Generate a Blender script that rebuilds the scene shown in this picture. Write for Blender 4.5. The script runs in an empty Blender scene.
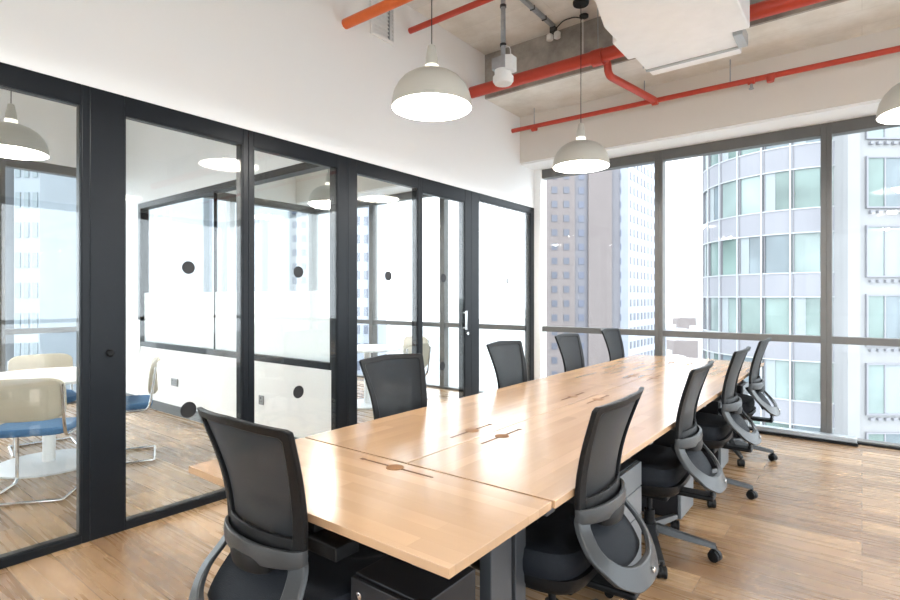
import bpy, bmesh, math, random
from mathutils import Vector, Matrix
random.seed(7)
PI = math.pi
S = bpy.context.scene
COL = S.collection

# ------------------------------------------------------------------ camera
cam = bpy.data.cameras.new('camera'); camo = bpy.data.objects.new('camera', cam); COL.objects.link(camo)
S.camera = camo
YAW = math.atan((862 - 450) / 532.0)
camo.location = (0, 0, 1.38)
camo.rotation_euler = (PI / 2, 0, YAW)
cam.sensor_fit = 'HORIZONTAL'; cam.sensor_width = 36.0; cam.lens = 36.0 * 532.0 / 900.0
cam.shift_y = -(2.0) / 900.0
cam.clip_end = 2000; cam.clip_start = 0.05
# ------------------------------------------------------------------ world and exposure
W = bpy.data.worlds.new('sky'); S.world = W; W.use_nodes = True
bg = W.node_tree.nodes['Background']
bg.inputs[0].default_value = (0.86, 0.935, 1.0, 1); bg.inputs[1].default_value = 1.0
S.view_settings.view_transform = 'Standard'; S.view_settings.look = 'None'
S.view_settings.gamma = 1.0; S.view_settings.use_curve_mapping = False
S.view_settings.exposure = 2.5
LAMP_W = 7.5

# ------------------------------------------------------------------ materials
def newmat(name):
    m = bpy.data.materials.new(name); m.use_nodes = True
    nt = m.node_tree; b = nt.nodes['Principled BSDF']
    return m, nt, b
def pmat(name, col, rough=0.5, metal=0.0, spec=0.5, noise=0.0, nscale=8.0, bump=0.0, bscale=60.0, coat=0.0, trans=0.0):
    m, nt, b = newmat(name)
    b.inputs['Base Color'].default_value = (*col, 1); b.inputs['Roughness'].default_value = rough
    b.inputs['Metallic'].default_value = metal; b.inputs['Specular IOR Level'].default_value = spec
    b.inputs['Coat Weight'].default_value = coat
    tc = nt.nodes.new('ShaderNodeTexCoord')
    if noise > 0:
        n = nt.nodes.new('ShaderNodeTexNoise'); n.inputs['Scale'].default_value = nscale; n.inputs['Detail'].default_value = 5
        nt.links.new(tc.outputs['Object'], n.inputs['Vector'])
        r = nt.nodes.new('ShaderNodeMapRange'); r.inputs[1].default_value = .3; r.inputs[2].default_value = .7
        r.inputs[3].default_value = 1 - noise; r.inputs[4].default_value = 1 + noise
        nt.links.new(n.outputs['Fac'], r.inputs[0])
        v = nt.nodes.new('ShaderNodeVectorMath'); v.operation = 'SCALE'; v.inputs[0].default_value = col
        nt.links.new(r.outputs[0], v.inputs['Scale']); nt.links.new(v.outputs[0], b.inputs['Base Color'])
    if bump > 0:
        n2 = nt.nodes.new('ShaderNodeTexNoise'); n2.inputs['Scale'].default_value = bscale; n2.inputs['Detail'].default_value = 3
        nt.links.new(tc.outputs['Object'], n2.inputs['Vector'])
        bp = nt.nodes.new('ShaderNodeBump'); bp.inputs['Strength'].default_value = bump; bp.inputs['Distance'].default_value = .01
        nt.links.new(n2.outputs['Fac'], bp.inputs['Height']); nt.links.new(bp.outputs[0], b.inputs['Normal'])
    return m
def emat(name, col, s):
    m, nt, b = newmat(name)
    b.inputs['Base Color'].default_value = (*col, 1)
    b.inputs['Emission Color'].default_value = (*col, 1); b.inputs['Emission Strength'].default_value = s
    return m
def glassmat(name, tint=(.97, .985, .98), gl=1.0, milk=0.0):
    m = bpy.data.materials.new(name); m.use_nodes = True; nt = m.node_tree; nt.nodes.clear()
    out = nt.nodes.new('ShaderNodeOutputMaterial'); t = nt.nodes.new('ShaderNodeBsdfTransparent'); t.inputs[0].default_value = (*tint, 1)
    g = nt.nodes.new('ShaderNodeBsdfGlossy'); g.inputs['Roughness'].default_value = 0.0; g.inputs[0].default_value = (1, 1, 1, 1)
    lw = nt.nodes.new('ShaderNodeLayerWeight'); lw.inputs[0].default_value = .5
    pw = nt.nodes.new('ShaderNodeMath'); pw.operation = 'POWER'; pw.inputs[1].default_value = 5.0
    f = nt.nodes.new('ShaderNodeMath'); f.operation = 'MULTIPLY_ADD'; f.inputs[1].default_value = .9; f.inputs[2].default_value = .04
    nt.links.new(lw.outputs['Facing'], pw.inputs[0]); nt.links.new(pw.outputs[0], f.inputs[0])
    mu = nt.nodes.new('ShaderNodeMath'); mu.operation = 'MULTIPLY'; mu.inputs[1].default_value = gl; mu.use_clamp = True
    mx = nt.nodes.new('ShaderNodeMixShader')
    nt.links.new(f.outputs[0], mu.inputs[0]); nt.links.new(mu.outputs[0], mx.inputs[0])
    nt.links.new(t.outputs[0], mx.inputs[1]); nt.links.new(g.outputs[0], mx.inputs[2])
    last = mx
    if milk > 0:
        d = nt.nodes.new('ShaderNodeBsdfDiffuse'); d.inputs[0].default_value = (.92, .95, .96, 1)
        tl = nt.nodes.new('ShaderNodeBsdfTranslucent'); tl.inputs[0].default_value = (.95, .98, .98, 1)
        a = nt.nodes.new('ShaderNodeMixShader'); a.inputs[0].default_value = .62
        nt.links.new(d.outputs[0], a.inputs[1]); nt.links.new(tl.outputs[0], a.inputs[2])
        c = nt.nodes.new('ShaderNodeMixShader'); c.inputs[0].default_value = milk
        nt.links.new(mx.outputs[0], c.inputs[1]); nt.links.new(a.outputs[0], c.inputs[2]); last = c
    nt.links.new(last.outputs[0], out.inputs[0])
    return m
def woodfloor(name, c1, c2, length, width, rot=0.0, rough=.38, grain=.22, mortar=.0025, off=.37, mcol=.35, coat=0.0, spec=.5):
    m, nt, b = newmat(name); L = nt.links
    tc = nt.nodes.new('ShaderNodeTexCoord'); mp = nt.nodes.new('ShaderNodeMapping'); mp.inputs['Rotation'].default_value = (0, 0, rot)
    L.new(tc.outputs['Object'], mp.inputs[0])
    br = nt.nodes.new('ShaderNodeTexBrick'); br.offset = off; br.offset_frequency = 2; br.squash = 1.0
    br.inputs['Scale'].default_value = 1.0; br.inputs['Mortar Size'].default_value = mortar
    br.inputs['Brick Width'].default_value = length; br.inputs['Row Height'].default_value = width
    br.inputs['Color1'].default_value = (0, 0, 0, 1); br.inputs['Color2'].default_value = (1, 1, 1, 1); br.inputs['Mortar'].default_value = (.5, .5, .5, 1)
    br.inputs['Mortar Smooth'].default_value = .2
    L.new(mp.outputs[0], br.inputs['Vector'])
    # grain, stretched along the board, shifted per board
    mp2 = nt.nodes.new('ShaderNodeMapping'); mp2.inputs['Scale'].default_value = (.5, 11, 1)
    ad = nt.nodes.new('ShaderNodeVectorMath'); ad.operation = 'MULTIPLY_ADD'
    ad.inputs[1].default_value = (17, 9, 0)
    L.new(br.outputs['Color'], ad.inputs[0]); L.new(mp.outputs[0], ad.inputs[2]); L.new(ad.outputs[0], mp2.inputs[0])
    n = nt.nodes.new('ShaderNodeTexNoise'); n.inputs['Scale'].default_value = 2.2; n.inputs['Detail'].default_value = 3; n.inputs['Distortion'].default_value = .25
    L.new(mp2.outputs[0], n.inputs['Vector'])
    n3 = nt.nodes.new('ShaderNodeTexNoise'); n3.inputs['Scale'].default_value = 1.1; n3.inputs['Detail'].default_value = 2
    L.new(ad.outputs[0], n3.inputs['Vector'])
    mx = nt.nodes.new('ShaderNodeMix'); mx.data_type = 'RGBA'; mx.inputs[6].default_value = (*c1, 1); mx.inputs[7].default_value = (*c2, 1)
    L.new(br.outputs['Color'], mx.inputs[0])
    r = nt.nodes.new('ShaderNodeMapRange'); r.inputs[1].default_value = .25; r.inputs[2].default_value = .75; r.inputs[3].default_value = 1 - grain; r.inputs[4].default_value = 1 + grain
    L.new(n.outputs['Fac'], r.inputs[0])
    r3 = nt.nodes.new('ShaderNodeMapRange'); r3.inputs[1].default_value = .3; r3.inputs[2].default_value = .7; r3.inputs[3].default_value = .9; r3.inputs[4].default_value = 1.1
    L.new(n3.outputs['Fac'], r3.inputs[0])
    mm = nt.nodes.new('ShaderNodeMath'); mm.operation = 'MULTIPLY'; L.new(r.outputs[0], mm.inputs[0]); L.new(r3.outputs[0], mm.inputs[1])
    rm = nt.nodes.new('ShaderNodeMapRange'); rm.inputs[3].default_value = 1.0; rm.inputs[4].default_value = mcol
    L.new(br.outputs['Fac'], rm.inputs[0])
    m2 = nt.nodes.new('ShaderNodeMath'); m2.operation = 'MULTIPLY'; L.new(mm.outputs[0], m2.inputs[0]); L.new(rm.outputs[0], m2.inputs[1])
    sc = nt.nodes.new('ShaderNodeVectorMath'); sc.operation = 'SCALE'; L.new(mx.outputs[2], sc.inputs[0]); L.new(m2.outputs[0], sc.inputs['Scale'])
    L.new(sc.outputs[0], b.inputs['Base Color'])
    rr = nt.nodes.new('ShaderNodeMapRange'); rr.inputs[3].default_value = rough - .02; rr.inputs[4].default_value = rough + .03
    L.new(n.outputs['Fac'], rr.inputs[0]); L.new(rr.outputs[0], b.inputs['Roughness'])
    b.inputs['Coat Weight'].default_value = coat; b.inputs['Coat Roughness'].default_value = .25
    b.inputs['Specular IOR Level'].default_value = spec
    bp = nt.nodes.new('ShaderNodeBump'); bp.inputs['Strength'].default_value = .05; bp.inputs['Distance'].default_value = .003
    L.new(m2.outputs[0], bp.inputs['Height']); L.new(bp.outputs[0], b.inputs['Normal'])
    return m
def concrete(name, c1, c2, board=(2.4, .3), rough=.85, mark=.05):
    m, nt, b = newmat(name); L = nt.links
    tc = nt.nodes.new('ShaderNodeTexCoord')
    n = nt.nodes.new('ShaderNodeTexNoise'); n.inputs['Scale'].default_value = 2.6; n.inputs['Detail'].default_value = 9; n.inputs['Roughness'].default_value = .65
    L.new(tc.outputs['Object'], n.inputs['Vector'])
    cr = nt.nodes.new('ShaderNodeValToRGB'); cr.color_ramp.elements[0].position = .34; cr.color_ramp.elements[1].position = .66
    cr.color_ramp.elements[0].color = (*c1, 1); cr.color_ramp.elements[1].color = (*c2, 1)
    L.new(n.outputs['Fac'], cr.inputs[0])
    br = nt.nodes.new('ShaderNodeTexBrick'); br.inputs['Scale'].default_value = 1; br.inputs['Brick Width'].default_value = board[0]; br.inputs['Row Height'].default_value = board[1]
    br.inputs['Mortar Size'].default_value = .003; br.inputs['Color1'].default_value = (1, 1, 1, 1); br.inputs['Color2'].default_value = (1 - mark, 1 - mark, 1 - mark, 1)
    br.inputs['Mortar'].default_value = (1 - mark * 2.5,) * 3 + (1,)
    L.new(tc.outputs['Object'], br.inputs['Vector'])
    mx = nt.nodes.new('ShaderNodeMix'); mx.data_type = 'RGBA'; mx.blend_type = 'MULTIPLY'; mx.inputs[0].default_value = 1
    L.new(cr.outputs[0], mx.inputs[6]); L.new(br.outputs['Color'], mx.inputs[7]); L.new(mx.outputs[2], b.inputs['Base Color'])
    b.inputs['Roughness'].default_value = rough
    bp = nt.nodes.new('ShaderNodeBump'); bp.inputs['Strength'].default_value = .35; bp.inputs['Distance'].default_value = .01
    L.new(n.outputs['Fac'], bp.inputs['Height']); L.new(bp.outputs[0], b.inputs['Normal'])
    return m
def meshfabric(name):
    m = bpy.data.materials.new(name); m.use_nodes = True; nt = m.node_tree; L = nt.links
    b = nt.nodes['Principled BSDF']; out = nt.nodes['Material Output']
    b.inputs['Base Color'].default_value = (.010, .012, .015, 1); b.inputs['Roughness'].default_value = .5; b.inputs['Specular IOR Level'].default_value = .2
    b.inputs['Sheen Weight'].default_value = .12
    t = nt.nodes.new('ShaderNodeBsdfTransparent')
    tl = nt.nodes.new('ShaderNodeBsdfTranslucent'); tl.inputs[0].default_value = (.03, .034, .038, 1)
    a = nt.nodes.new('ShaderNodeMixShader'); a.inputs[0].default_value = .35
    L.new(b.outputs[0], a.inputs[1]); L.new(tl.outputs[0], a.inputs[2])
    tc = nt.nodes.new('ShaderNodeTexCoord'); w = nt.nodes.new('ShaderNodeTexWave'); w.bands_direction = 'Z'; w.inputs['Scale'].default_value = 60
    L.new(tc.outputs['Object'], w.inputs['Vector'])
    r = nt.nodes.new('ShaderNodeMapRange'); r.inputs[3].default_value = .02; r.inputs[4].default_value = .03; L.new(w.outputs['Fac'], r.inputs[0])
    c = nt.nodes.new('ShaderNodeMixShader'); L.new(r.outputs[0], c.inputs[0]); L.new(a.outputs[0], c.inputs[1]); L.new(t.outputs[0], c.inputs[2])
    L.new(c.outputs[0], out.inputs[0])
    return m

M = dict(
    wall=pmat('white_paint', (.90, .90, .895), .6, bump=.05, bscale=90),
    bulk=pmat('shaded_white_paint', (.72, .685, .63), .65, bump=.05, bscale=90),  # bulkhead's warm shade is put into its white paint
    soffit=pmat('soffit_white', (.9, .9, .9), .6),
    frame=pmat('slate_frame', (.0075, .0095, .0125), .36, noise=.06, spec=.2),
    wframe=pmat('window_frame_bronze', (.125, .122, .117), .4, noise=.05, spec=.3),
    skirt=pmat('skirting_grey', (.12, .13, .14), .5),
    conc=concrete('board_concrete', (.70, .67, .61), (.86, .845, .80)),
    concb=concrete('rough_beam_concrete', (.27, .25, .225), (.52, .49, .445), board=(9, 9), mark=.02),  # darker tone adds to the shade on the beam face
    floor=woodfloor('oak_planks', (.22, .128, .066), (.42, .275, .155), 1.7, .19, 0, rough=.27, grain=.07, mcol=.45, spec=.9),
    top=woodfloor('desk_oak', (.375, .230, .126), (.425, .264, .149), .75, .06, PI / 2, rough=.2, spec=.8, grain=.035, mortar=.0004, mcol=.9),
    top2=woodfloor('end_desk_oak', (.375, .230, .126), (.425, .264, .149), .75, .06, 0, rough=.2, spec=.8, grain=.035, mortar=.0004, mcol=.9),
    slot=pmat('slot_brown', (.10, .045, .02), .8, spec=.05),
    grom=pmat('grommet_wood', (.20, .10, .045), .7, spec=.1),
    black=pmat('black_plastic', (.006, .006, .0065), .42, noise=.05, spec=.2, bump=.1, bscale=300),
    dgrey=pmat('graphite_plastic', (.029, .031, .033), .32, bump=.1, bscale=300),
    fabric=pmat('black_fabric', (.007, .009, .013), .62, spec=.2, noise=.15, nscale=90, bump=.4, bscale=400),
    mesh=meshfabric('chair_mesh'),
    steel=pmat('leg_steel', (.06, .065, .072), .38, .3),
    cab=pmat('pedestal_steel', (.16, .17, .18), .38, .2),
    cabd=pmat('pedestal_dark', (.014, .014, .016), .4, spec=.3),
    chrome=pmat('chrome', (.75, .75, .76), .12, 1.0),
    cream=pmat('cream_backrest', (.50, .45, .36), .55, noise=.04),
    blue=pmat('blue_upholstery', (.055, .15, .30), .75, noise=.1, nscale=60),
    white=pmat('white_laminate', (.88, .89, .9), .3),
    shade=pmat('lamp_enamel', (.54, .52, .465), .38),
    shadein=pmat('lamp_inside_white', (.93, .92, .88), .6),
    neck=emat('lit_neck_ring', (.95, .88, .74), .35),  # slight emission stands in for bulb light through the translucent ring
    bulb=emat('bulb', (1.0, .93, .8), 12.0),
    red=pmat('red_pipe_paint', (.50, .052, .026), .35, noise=.06),
    orange=pmat('orange_pipe_paint', (.80, .16, .03), .35, noise=.05),
    galv=pmat('galvanised', (.38, .41, .44), .4, .6, noise=.12, nscale=14),
    duct=pmat('duct_foil', (.96, .965, .97), .35, .0, bump=.5, bscale=9, noise=.03),  # window glare on the foil is put into the near-white colour
    ductrib=pmat('duct_edge_grey', (.5, .52, .53), .4, .4),
    plastic=pmat('white_plastic', (.8, .8, .79), .4),
    blk=pmat('sticker_black', (.01, .01, .012), .6),
    grey=pmat('sticker_grey', (.35, .37, .38), .6),
    socket=pmat('socket_steel', (.28, .28, .28), .35, .5),
    sdark=pmat('socket_hole_dark', (.02, .02, .02), .6),
    paper=pmat('paper', (.82, .81, .78), .8),
    pencil=pmat('pencil_grey', (.5, .5, .5), .8),
    glass=glassmat('clear_glass', gl=1.0),
    glasso=glassmat('window_glass', tint=(.985, .99, .99), gl=.2),
    frost=glassmat('frosted_glass', milk=.88),
)

# ------------------------------------------------------------------ helpers
class MB:
    def __init__(s): s.v = []; s.f = []
    def add(s, v, f):
        o = len(s.v); s.v += [tuple(p) for p in v]; s.f += [tuple(i + o for i in q) for q in f]; return s
    def box(s, a, b):
        (x0, y0, z0), (x1, y1, z1) = a, b
        if x0 > x1: x0, x1 = x1, x0
        if y0 > y1: y0, y1 = y1, y0
        if z0 > z1: z0, z1 = z1, z0
        return s.add([(x0, y0, z0), (x1, y0, z0), (x1, y1, z0), (x0, y1, z0), (x0, y0, z1), (x1, y0, z1), (x1, y1, z1), (x0, y1, z1)],
                     [(0, 3, 2, 1), (4, 5, 6, 7), (0, 1, 5, 4), (1, 2, 6, 5), (2, 3, 7, 6), (3, 0, 4, 7)])
    def tube(s, pts, r, n=10, cap=True):
        pts = [Vector(p) for p in pts]; rr = r if isinstance(r, (list, tuple)) else [r] * len(pts)
        rings = []; prev = None
        for i, p in enumerate(pts):
            t = (pts[min(i + 1, len(pts) - 1)] - pts[max(i - 1, 0)]).normalized()
            if prev is None:
                a = Vector((0, 0, 1)) if abs(t.z) < .9 else Vector((1, 0, 0))
                u = t.cross(a).normalized()
            else:
                u = (prev - t * prev.dot(t)).normalized()
            prev = u; w = t.cross(u)
            rings.append([p + (u * math.cos(2 * PI * k / n) + w * math.sin(2 * PI * k / n)) * rr[i] for k in range(n)])
        o = []; f = []
        for R_ in rings: o += R_
        for i in range(len(rings) - 1):
            for k in range(n):
                f.append((i * n + k, i * n + (k + 1) % n, (i + 1) * n + (k + 1) % n, (i + 1) * n + k))
        if cap:
            f.append(tuple(range(n))[::-1]); f.append(tuple((len(rings) - 1) * n + k for k in range(n)))
        return s.add(o, f)
    def lathe(s, prof, c=(0, 0, 0), n=32, cap=True):
        o = []; f = []
        for (r, z) in prof:
            for k in range(n):
                a = 2 * PI * k / n; o.append((c[0] + r * math.cos(a), c[1] + r * math.sin(a), c[2] + z))
        for i in range(len(prof) - 1):
            for k in range(n):
                f.append((i * n + k, i * n + (k + 1) % n, (i + 1) * n + (k + 1) % n, (i + 1) * n + k))
        if cap:
            f.append(tuple(range(n))[::-1]); f.append(tuple((len(prof) - 1) * n + k for k in range(n)))
        return s.add(o, f)
    def rings(s, rl, cap=True):
        n = len(rl[0]); o = []; f = []
        for r in rl: o += r
        for i in range(len(rl) - 1):
            for k in range(n):
                f.append((i * n + k, i * n + (k + 1) % n, (i + 1) * n + (k + 1) % n, (i + 1) * n + k))
        if cap:
            f.append(tuple(range(n))[::-1]); f.append(tuple((len(rl) - 1) * n + k for k in range(n)))
        return s.add(o, f)
    def prism(s, poly, z0, z1, axis='z'):
        n = len(poly); o = []
        for z in (z0, z1):
            for (a, b) in poly:
                o.append((a, b, z) if axis == 'z' else ((a, z, b) if axis == 'y' else (z, a, b)))
        f = [tuple(range(n))[::-1], tuple(range(n, 2 * n))] + [(k, (k + 1) % n, n + (k + 1) % n, n + k) for k in range(n)]
        return s.add(o, f)
    def build(s, name, mat, parent=None, smooth=False, bevel=0.0, segs=2, loc=None):
        me = bpy.data.meshes.new(name); me.from_pydata(s.v, [], s.f); me.update()
        bm = bmesh.new(); bm.from_mesh(me); bmesh.ops.recalc_face_normals(bm, faces=bm.faces); bm.to_mesh(me); bm.free()
        me.materials.append(mat)
        if smooth:
            me.shade_smooth()
            try: me.set_sharp_from_angle(angle=math.radians(40))
            except Exception: pass
        o = bpy.data.objects.new(name, me); COL.objects.link(o)
        if bevel > 0:
            b = o.modifiers.new('bevel', 'BEVEL'); b.width = bevel; b.segments = segs; b.limit_method = 'ANGLE'
            b.angle_limit = math.radians(40)
        if parent: o.parent = parent
        if loc: o.location = loc
        return o
def rnd(pts, r, k=6, closed=False):
    """round the corners of a polyline"""
    P = [Vector(p) for p in pts]; out = []
    n = len(P)
    for i, p in enumerate(P):
        if not closed and i in (0, n - 1): out.append(p); continue
        a = P[(i - 1) % n]; b = P[(i + 1) % n]
        da = (a - p); db = (b - p); d = min(r, da.length * .49, db.length * .49)
        A = p + da.normalized() * d; B = p + db.normalized() * d
        for j in range(k + 1):
            t = j / k; out.append((1 - t) ** 2 * A + 2 * t * (1 - t) * p + t * t * B)
    return out
def resample(P, N):
    P = P + [P[0]]; L = [0]
    for i in range(len(P) - 1): L.append(L[-1] + (P[i + 1] - P[i]).length)
    out = []; j = 0
    for k in range(N):
        t = L[-1] * k / N
        while L[j + 1] < t: j += 1
        q = (t - L[j]) / max(1e-9, L[j + 1] - L[j]); out.append(P[j].lerp(P[j + 1], q))
    return out
def empty(name, loc=(0, 0, 0), rz=0):
    o = bpy.data.objects.new(name, None); o.empty_display_size = .1; COL.objects.link(o); o.location = loc; o.rotation_euler = (0, 0, rz); return o
def tag(o, label=None, cat=None, group=None, kind=None):
    if label: o['label'] = label
    if cat: o['category'] = cat
    if group: o['group'] = group
    if kind: o['kind'] = kind
    return o
def struct(o, label=None, cat=None): return tag(o, label, cat, None, 'structure')
KIDS = {}
def copy_tree(o, parent=None):
    c = o.copy(); COL.objects.link(c)
    if parent is not None: c.parent = parent
    for ch in [x for x in ALLK(o)]: copy_tree(ch, c)
    return c
def ALLK(o): return [x for x in COL.objects if x.parent == o]
def box(name, a, b, mat, parent=None, bevel=0.0): return MB().box(a, b).build(name, mat, parent, bevel=bevel)

# ------------------------------------------------------------------ the room
XW = -3.46; YN = 6.4; XE = 4.5; YS = -3.6; XWW = -8.2; ZC = 4.2
struct(box('floor', (XWW - .15, YS - .15, -.12), (XE + .15, YN + .1, 0), M['floor']), 'warm oak plank floor running through the office and meeting rooms', 'floor')
struct(box('ceiling_meeting_rooms', (XWW - .15, YS - .15, ZC), (XW - .06, 5.13, ZC + .2), M['wall']), 'white painted ceiling of the meeting rooms', 'ceiling')
struct(box('ceiling', (XW - .06, YS - .15, ZC), (XE + .15, 5.13, ZC + .2), M['conc']), 'board-marked bare concrete ceiling slab above the long desk', 'ceiling')
tb = MB().box((XWW, 5.16, 3.69), (XE, 6.55, ZC + .2)).build('trim_1', M['conc']); struct(tb, 'pale concrete underside of the thick edge beam by the windows', 'beam')
struct(box('trim_2', (XWW, 5.13, 3.69), (XE, 5.16, ZC), M['concb']), 'rough concrete side face of the ceiling beam, its shade deepened in the colour', 'beam')
struct(box('wall_left', (XW - .12, YS, 2.58), (XW, YN + .02, ZC), M['wall']), 'white plastered wall above the glass partition on the left', 'wall')
struct(box('wall_back', (XW - .12, YS - .12, 0), (-1.2, YS, ZC), M['wall']), 'white wall behind the camera', 'wall')
struct(box('trim_3', (XWW, 5.93, 3.11), (XE, YN + .1, 3.69), M['bulk']), 'white bulkhead above the windows, its beige shade put into the colour', 'bulkhead')
struct(box('trim_4', (XWW, 5.945, 3.085), (XE, YN + .02, 3.11), M['soffit']), 'white soffit strip under the bulkhead', 'soffit')

wn = [0]
def window_bay(x0, x1, y, along='x', side='far', zt=3.085, fw=.045, dep=.12, mat=None, gl=None, tz=.97):
    """framed window bay with lower and upper pane; along x at y, or along y at x=y"""
    wn[0] += 1; nm = 'window_%d' % wn[0]
    mat = mat or M['wframe']; gl = gl or M['glasso']
    e = empty(nm, ((x0 + x1) / 2, y, 0) if along == 'x' else (y, (x0 + x1) / 2, 0))
    w = (x1 - x0) / 2; fr = MB()
    def bx(mb, a0, a1, d0, d1, z0, z1):
        if along == 'x': mb.box((a0, d0, z0), (a1, d1, z1))
        else: mb.box((d0, a0, z0), (d1, a1, z1))
    bx(fr, -w, -w + fw, -dep / 2, dep / 2, 0.0, zt); bx(fr, w - fw, w, -dep / 2, dep / 2, 0.0, zt)
    bx(fr, -w + fw, w - fw, -dep / 2, dep / 2, zt - .115, zt); bx(fr, -w + fw, w - fw, -dep / 2, dep / 2, 0, .03)
    fr.build('window_frame', mat, e, bevel=.004)
    tr = MB(); bx(tr, -w + fw, w - fw, -dep / 2 + .01, dep / 2 - .01, tz - .035, tz + .035); tr.build('transom', mat, e, bevel=.003)
    for (z0, z1) in ((.03, tz - .035), (tz + .035, zt - .115)):
        p = MB(); bx(p, -w + fw, w - fw, .012, .016, z0, z1); p.build('pane', gl, e)
    return e
mull = [-8.2, -6.62, -5.07, -3.49, -1.86, -.275, 1.31, 2.9, 4.5]
labs = {3: 'first window bay right of the glass partition, brown tower outside', 4: 'middle window bay facing the curved glass building',
        5: 'right window bay facing the white facade'}
for i in range(8):
    x0, x1 = mull[i], mull[i + 1]
    if i == 2: x1 = -3.5
    if i == 3: x0 = -3.425
    e = window_bay(x0, x1, 6.4)
    struct(e, labs.get(i, 'window bay %s' % ('behind the second meeting room' if i < 3 else 'beyond the right edge of the photo')), 'window')
struct(box('trim_6', (XW, 6.3, 0), (-3.365, 6.47, 3.085), M['wall']), 'narrow white wall end between the glass partition and the windows', 'trim')
# west facade of the meeting rooms
for (a, b) in ((-1.4, .16), (.16, 1.74), (1.74, 2.92), (3.06, 4.7), (4.7, 6.34)):
    struct(window_bay(a, b, XWW, 'y'), 'window bay on the far side of the meeting rooms', 'window')
struct(box('wall_west', (XWW - .08, YS, 3.085), (XWW + .06, YN - .1, ZC), M['wall']), 'white wall above the far meeting room windows', 'wall')
struct(box('wall_south', (XWW, -1.55, 0), (XW - .1, -1.42, ZC), M['wall']), 'white end wall of the first meeting room', 'wall')
# unseen east and south windows, added to let daylight into the office
for i in range(5):
    a = YS + i * 2.0; struct(window_bay(a, a + 2.0, XE, 'y'), 'unseen window bay added for daylight on the right side of the office', 'window')
struct(box('wall_right', (XE - .05, YS, 3.085), (XE + .1, YN, ZC), M['wall']), 'white wall above the right hand windows', 'wall')
for i in range(3):
    a = -1.2 + i * 1.9; struct(window_bay(a, a + 1.9, YS, 'x'), 'unseen window bay added for daylight behind the camera', 'window')
struct(box('trim_5', (-1.2, YS - .1, 3.085), (XE, YS + .05, ZC), M['wall']), 'white wall above the windows behind the camera', 'wall')

# ------------------------------------------------------------------ glass partition (x = XW), panes along y
def sticker(y, z, r, mat, parent, x=.0375, lab=None):
    mb = MB(); n = 24
    mb.prism([(y + r * math.cos(2 * PI * k / n), z + r * math.sin(2 * PI * k / n)) for k in range(n)], x, x + .0012, axis='x')
    return mb.build('safety_sticker', mat, parent)
def part_pane(nm, y0, y1, lw, rw, top=2.47, bot=.045, dots=(), dep=.09, lab='', kind='window', dotmat=None, mat=None, extra=0):
    e = empty(nm, (XW - .045, (y0 + y1) / 2, 0)); c = (y0 + y1) / 2; mat = mat or M['frame']
    a, b = y0 - c, y1 - c; fr = MB()
    fr.box((-dep / 2, a, 0), (dep / 2, a + lw, 2.58)); fr.box((-dep / 2, b - rw, 0), (dep / 2, b, 2.58))
    fr.box((-dep / 2, a + lw, top), (dep / 2, b - rw, 2.58)); fr.box((-dep / 2, a + lw, 0), (dep / 2, b - rw, bot))
    fr.build('frame', mat, e, bevel=.004)
    gb = MB(); d = .007   # slim inner glazing bead
    for s in (-1, 1):
        x0 = .032 + s * .005; x1 = .032 + s * .010
        gb.box((x0, a + lw, bot), (x1, a + lw + d, top)); gb.box((x0, b - rw - d, bot), (x1, b - rw, top))
        gb.box((x0, a + lw + d, top - d), (x1, b - rw - d, top)); gb.box((x0, a + lw + d, bot), (x1, b - rw - d, bot + d))
    gb.build('glazing_bead', mat, e)
    p = MB().box((.027, a + lw, bot), (.037, b - rw, top)).build('pane', M['glass'], e)
    for (yy, zz, rr) in dots: sticker(yy - c, zz, rr, dotmat or M['blk'], p)
    struct(e, lab, kind); return e
# pane 0 lies left of the frame edge
part_pane('window_21', -.75, .32, .05, .05, lab='glass partition panel outside the left edge of the photo')
part_pane('window_22', .32, 1.135, .05, .04, lab='leftmost glass partition panel with the round table behind')
part_pane('window_23', 1.135, 2.12, .18, .042, dots=((1.696, 1.578, .042), (1.696, .652, .052)), lab='wide glass partition panel with the black dot low on it, left of the narrow mullion')
part_pane('window_24', 2.12, 3.05, .042, .11, dots=((2.551, 1.582, .045), (2.551, .649, .049)), lab='glass partition panel with a frosted wall behind, right of the narrow mullion')
part_pane('window_25', 3.05, 3.99, .10, .03, dots=((3.546, 1.584, .045),), lab='glass partition panel behind the first left desk chair')
d1 = part_pane('door_1', 3.99, 4.86, .03, .12, top=2.44, dots=((4.365, 1.589, .045), (4.348, .67, .045)), lab='glazed sliding door with a vertical pull handle', kind='door')
hb = MB().box((.06, .295, 1.03), (.08, .315, 1.24)).box((.03, .298, 1.045), (.062, .312, 1.06)).box((.03, .298, 1.21), (.062, .312, 1.225))
tag(hb.build('door_handle', M['chrome'], d1, bevel=.003), 'chrome pull handle')
MB().lathe([(.018, 0), (.018, .02)], n=16).build('lock', M['chrome'], d1, smooth=True, loc=(.045, .345, .99)).rotation_euler = (0, PI / 2, 0)
part_pane('window_26', 4.86, 6.34, .15, .13, top=2.5, dots=((5.639, 1.59, .04), (5.615, .665, .04)), dotmat=M['grey'], lab='last glass partition panel next to the windows')
# lock on the wide post
lk = MB().lathe([(.022, 0), (.022, .012), (.014, .02)], n=18).build('lock_cylinder', M['black'], None, smooth=True); lk.location = (XW + .0, 1.235, 1.06); lk.rotation_euler = (0, PI / 2, 0)
tag(lk, 'round black lock on the wide dark partition post', 'lock')

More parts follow.
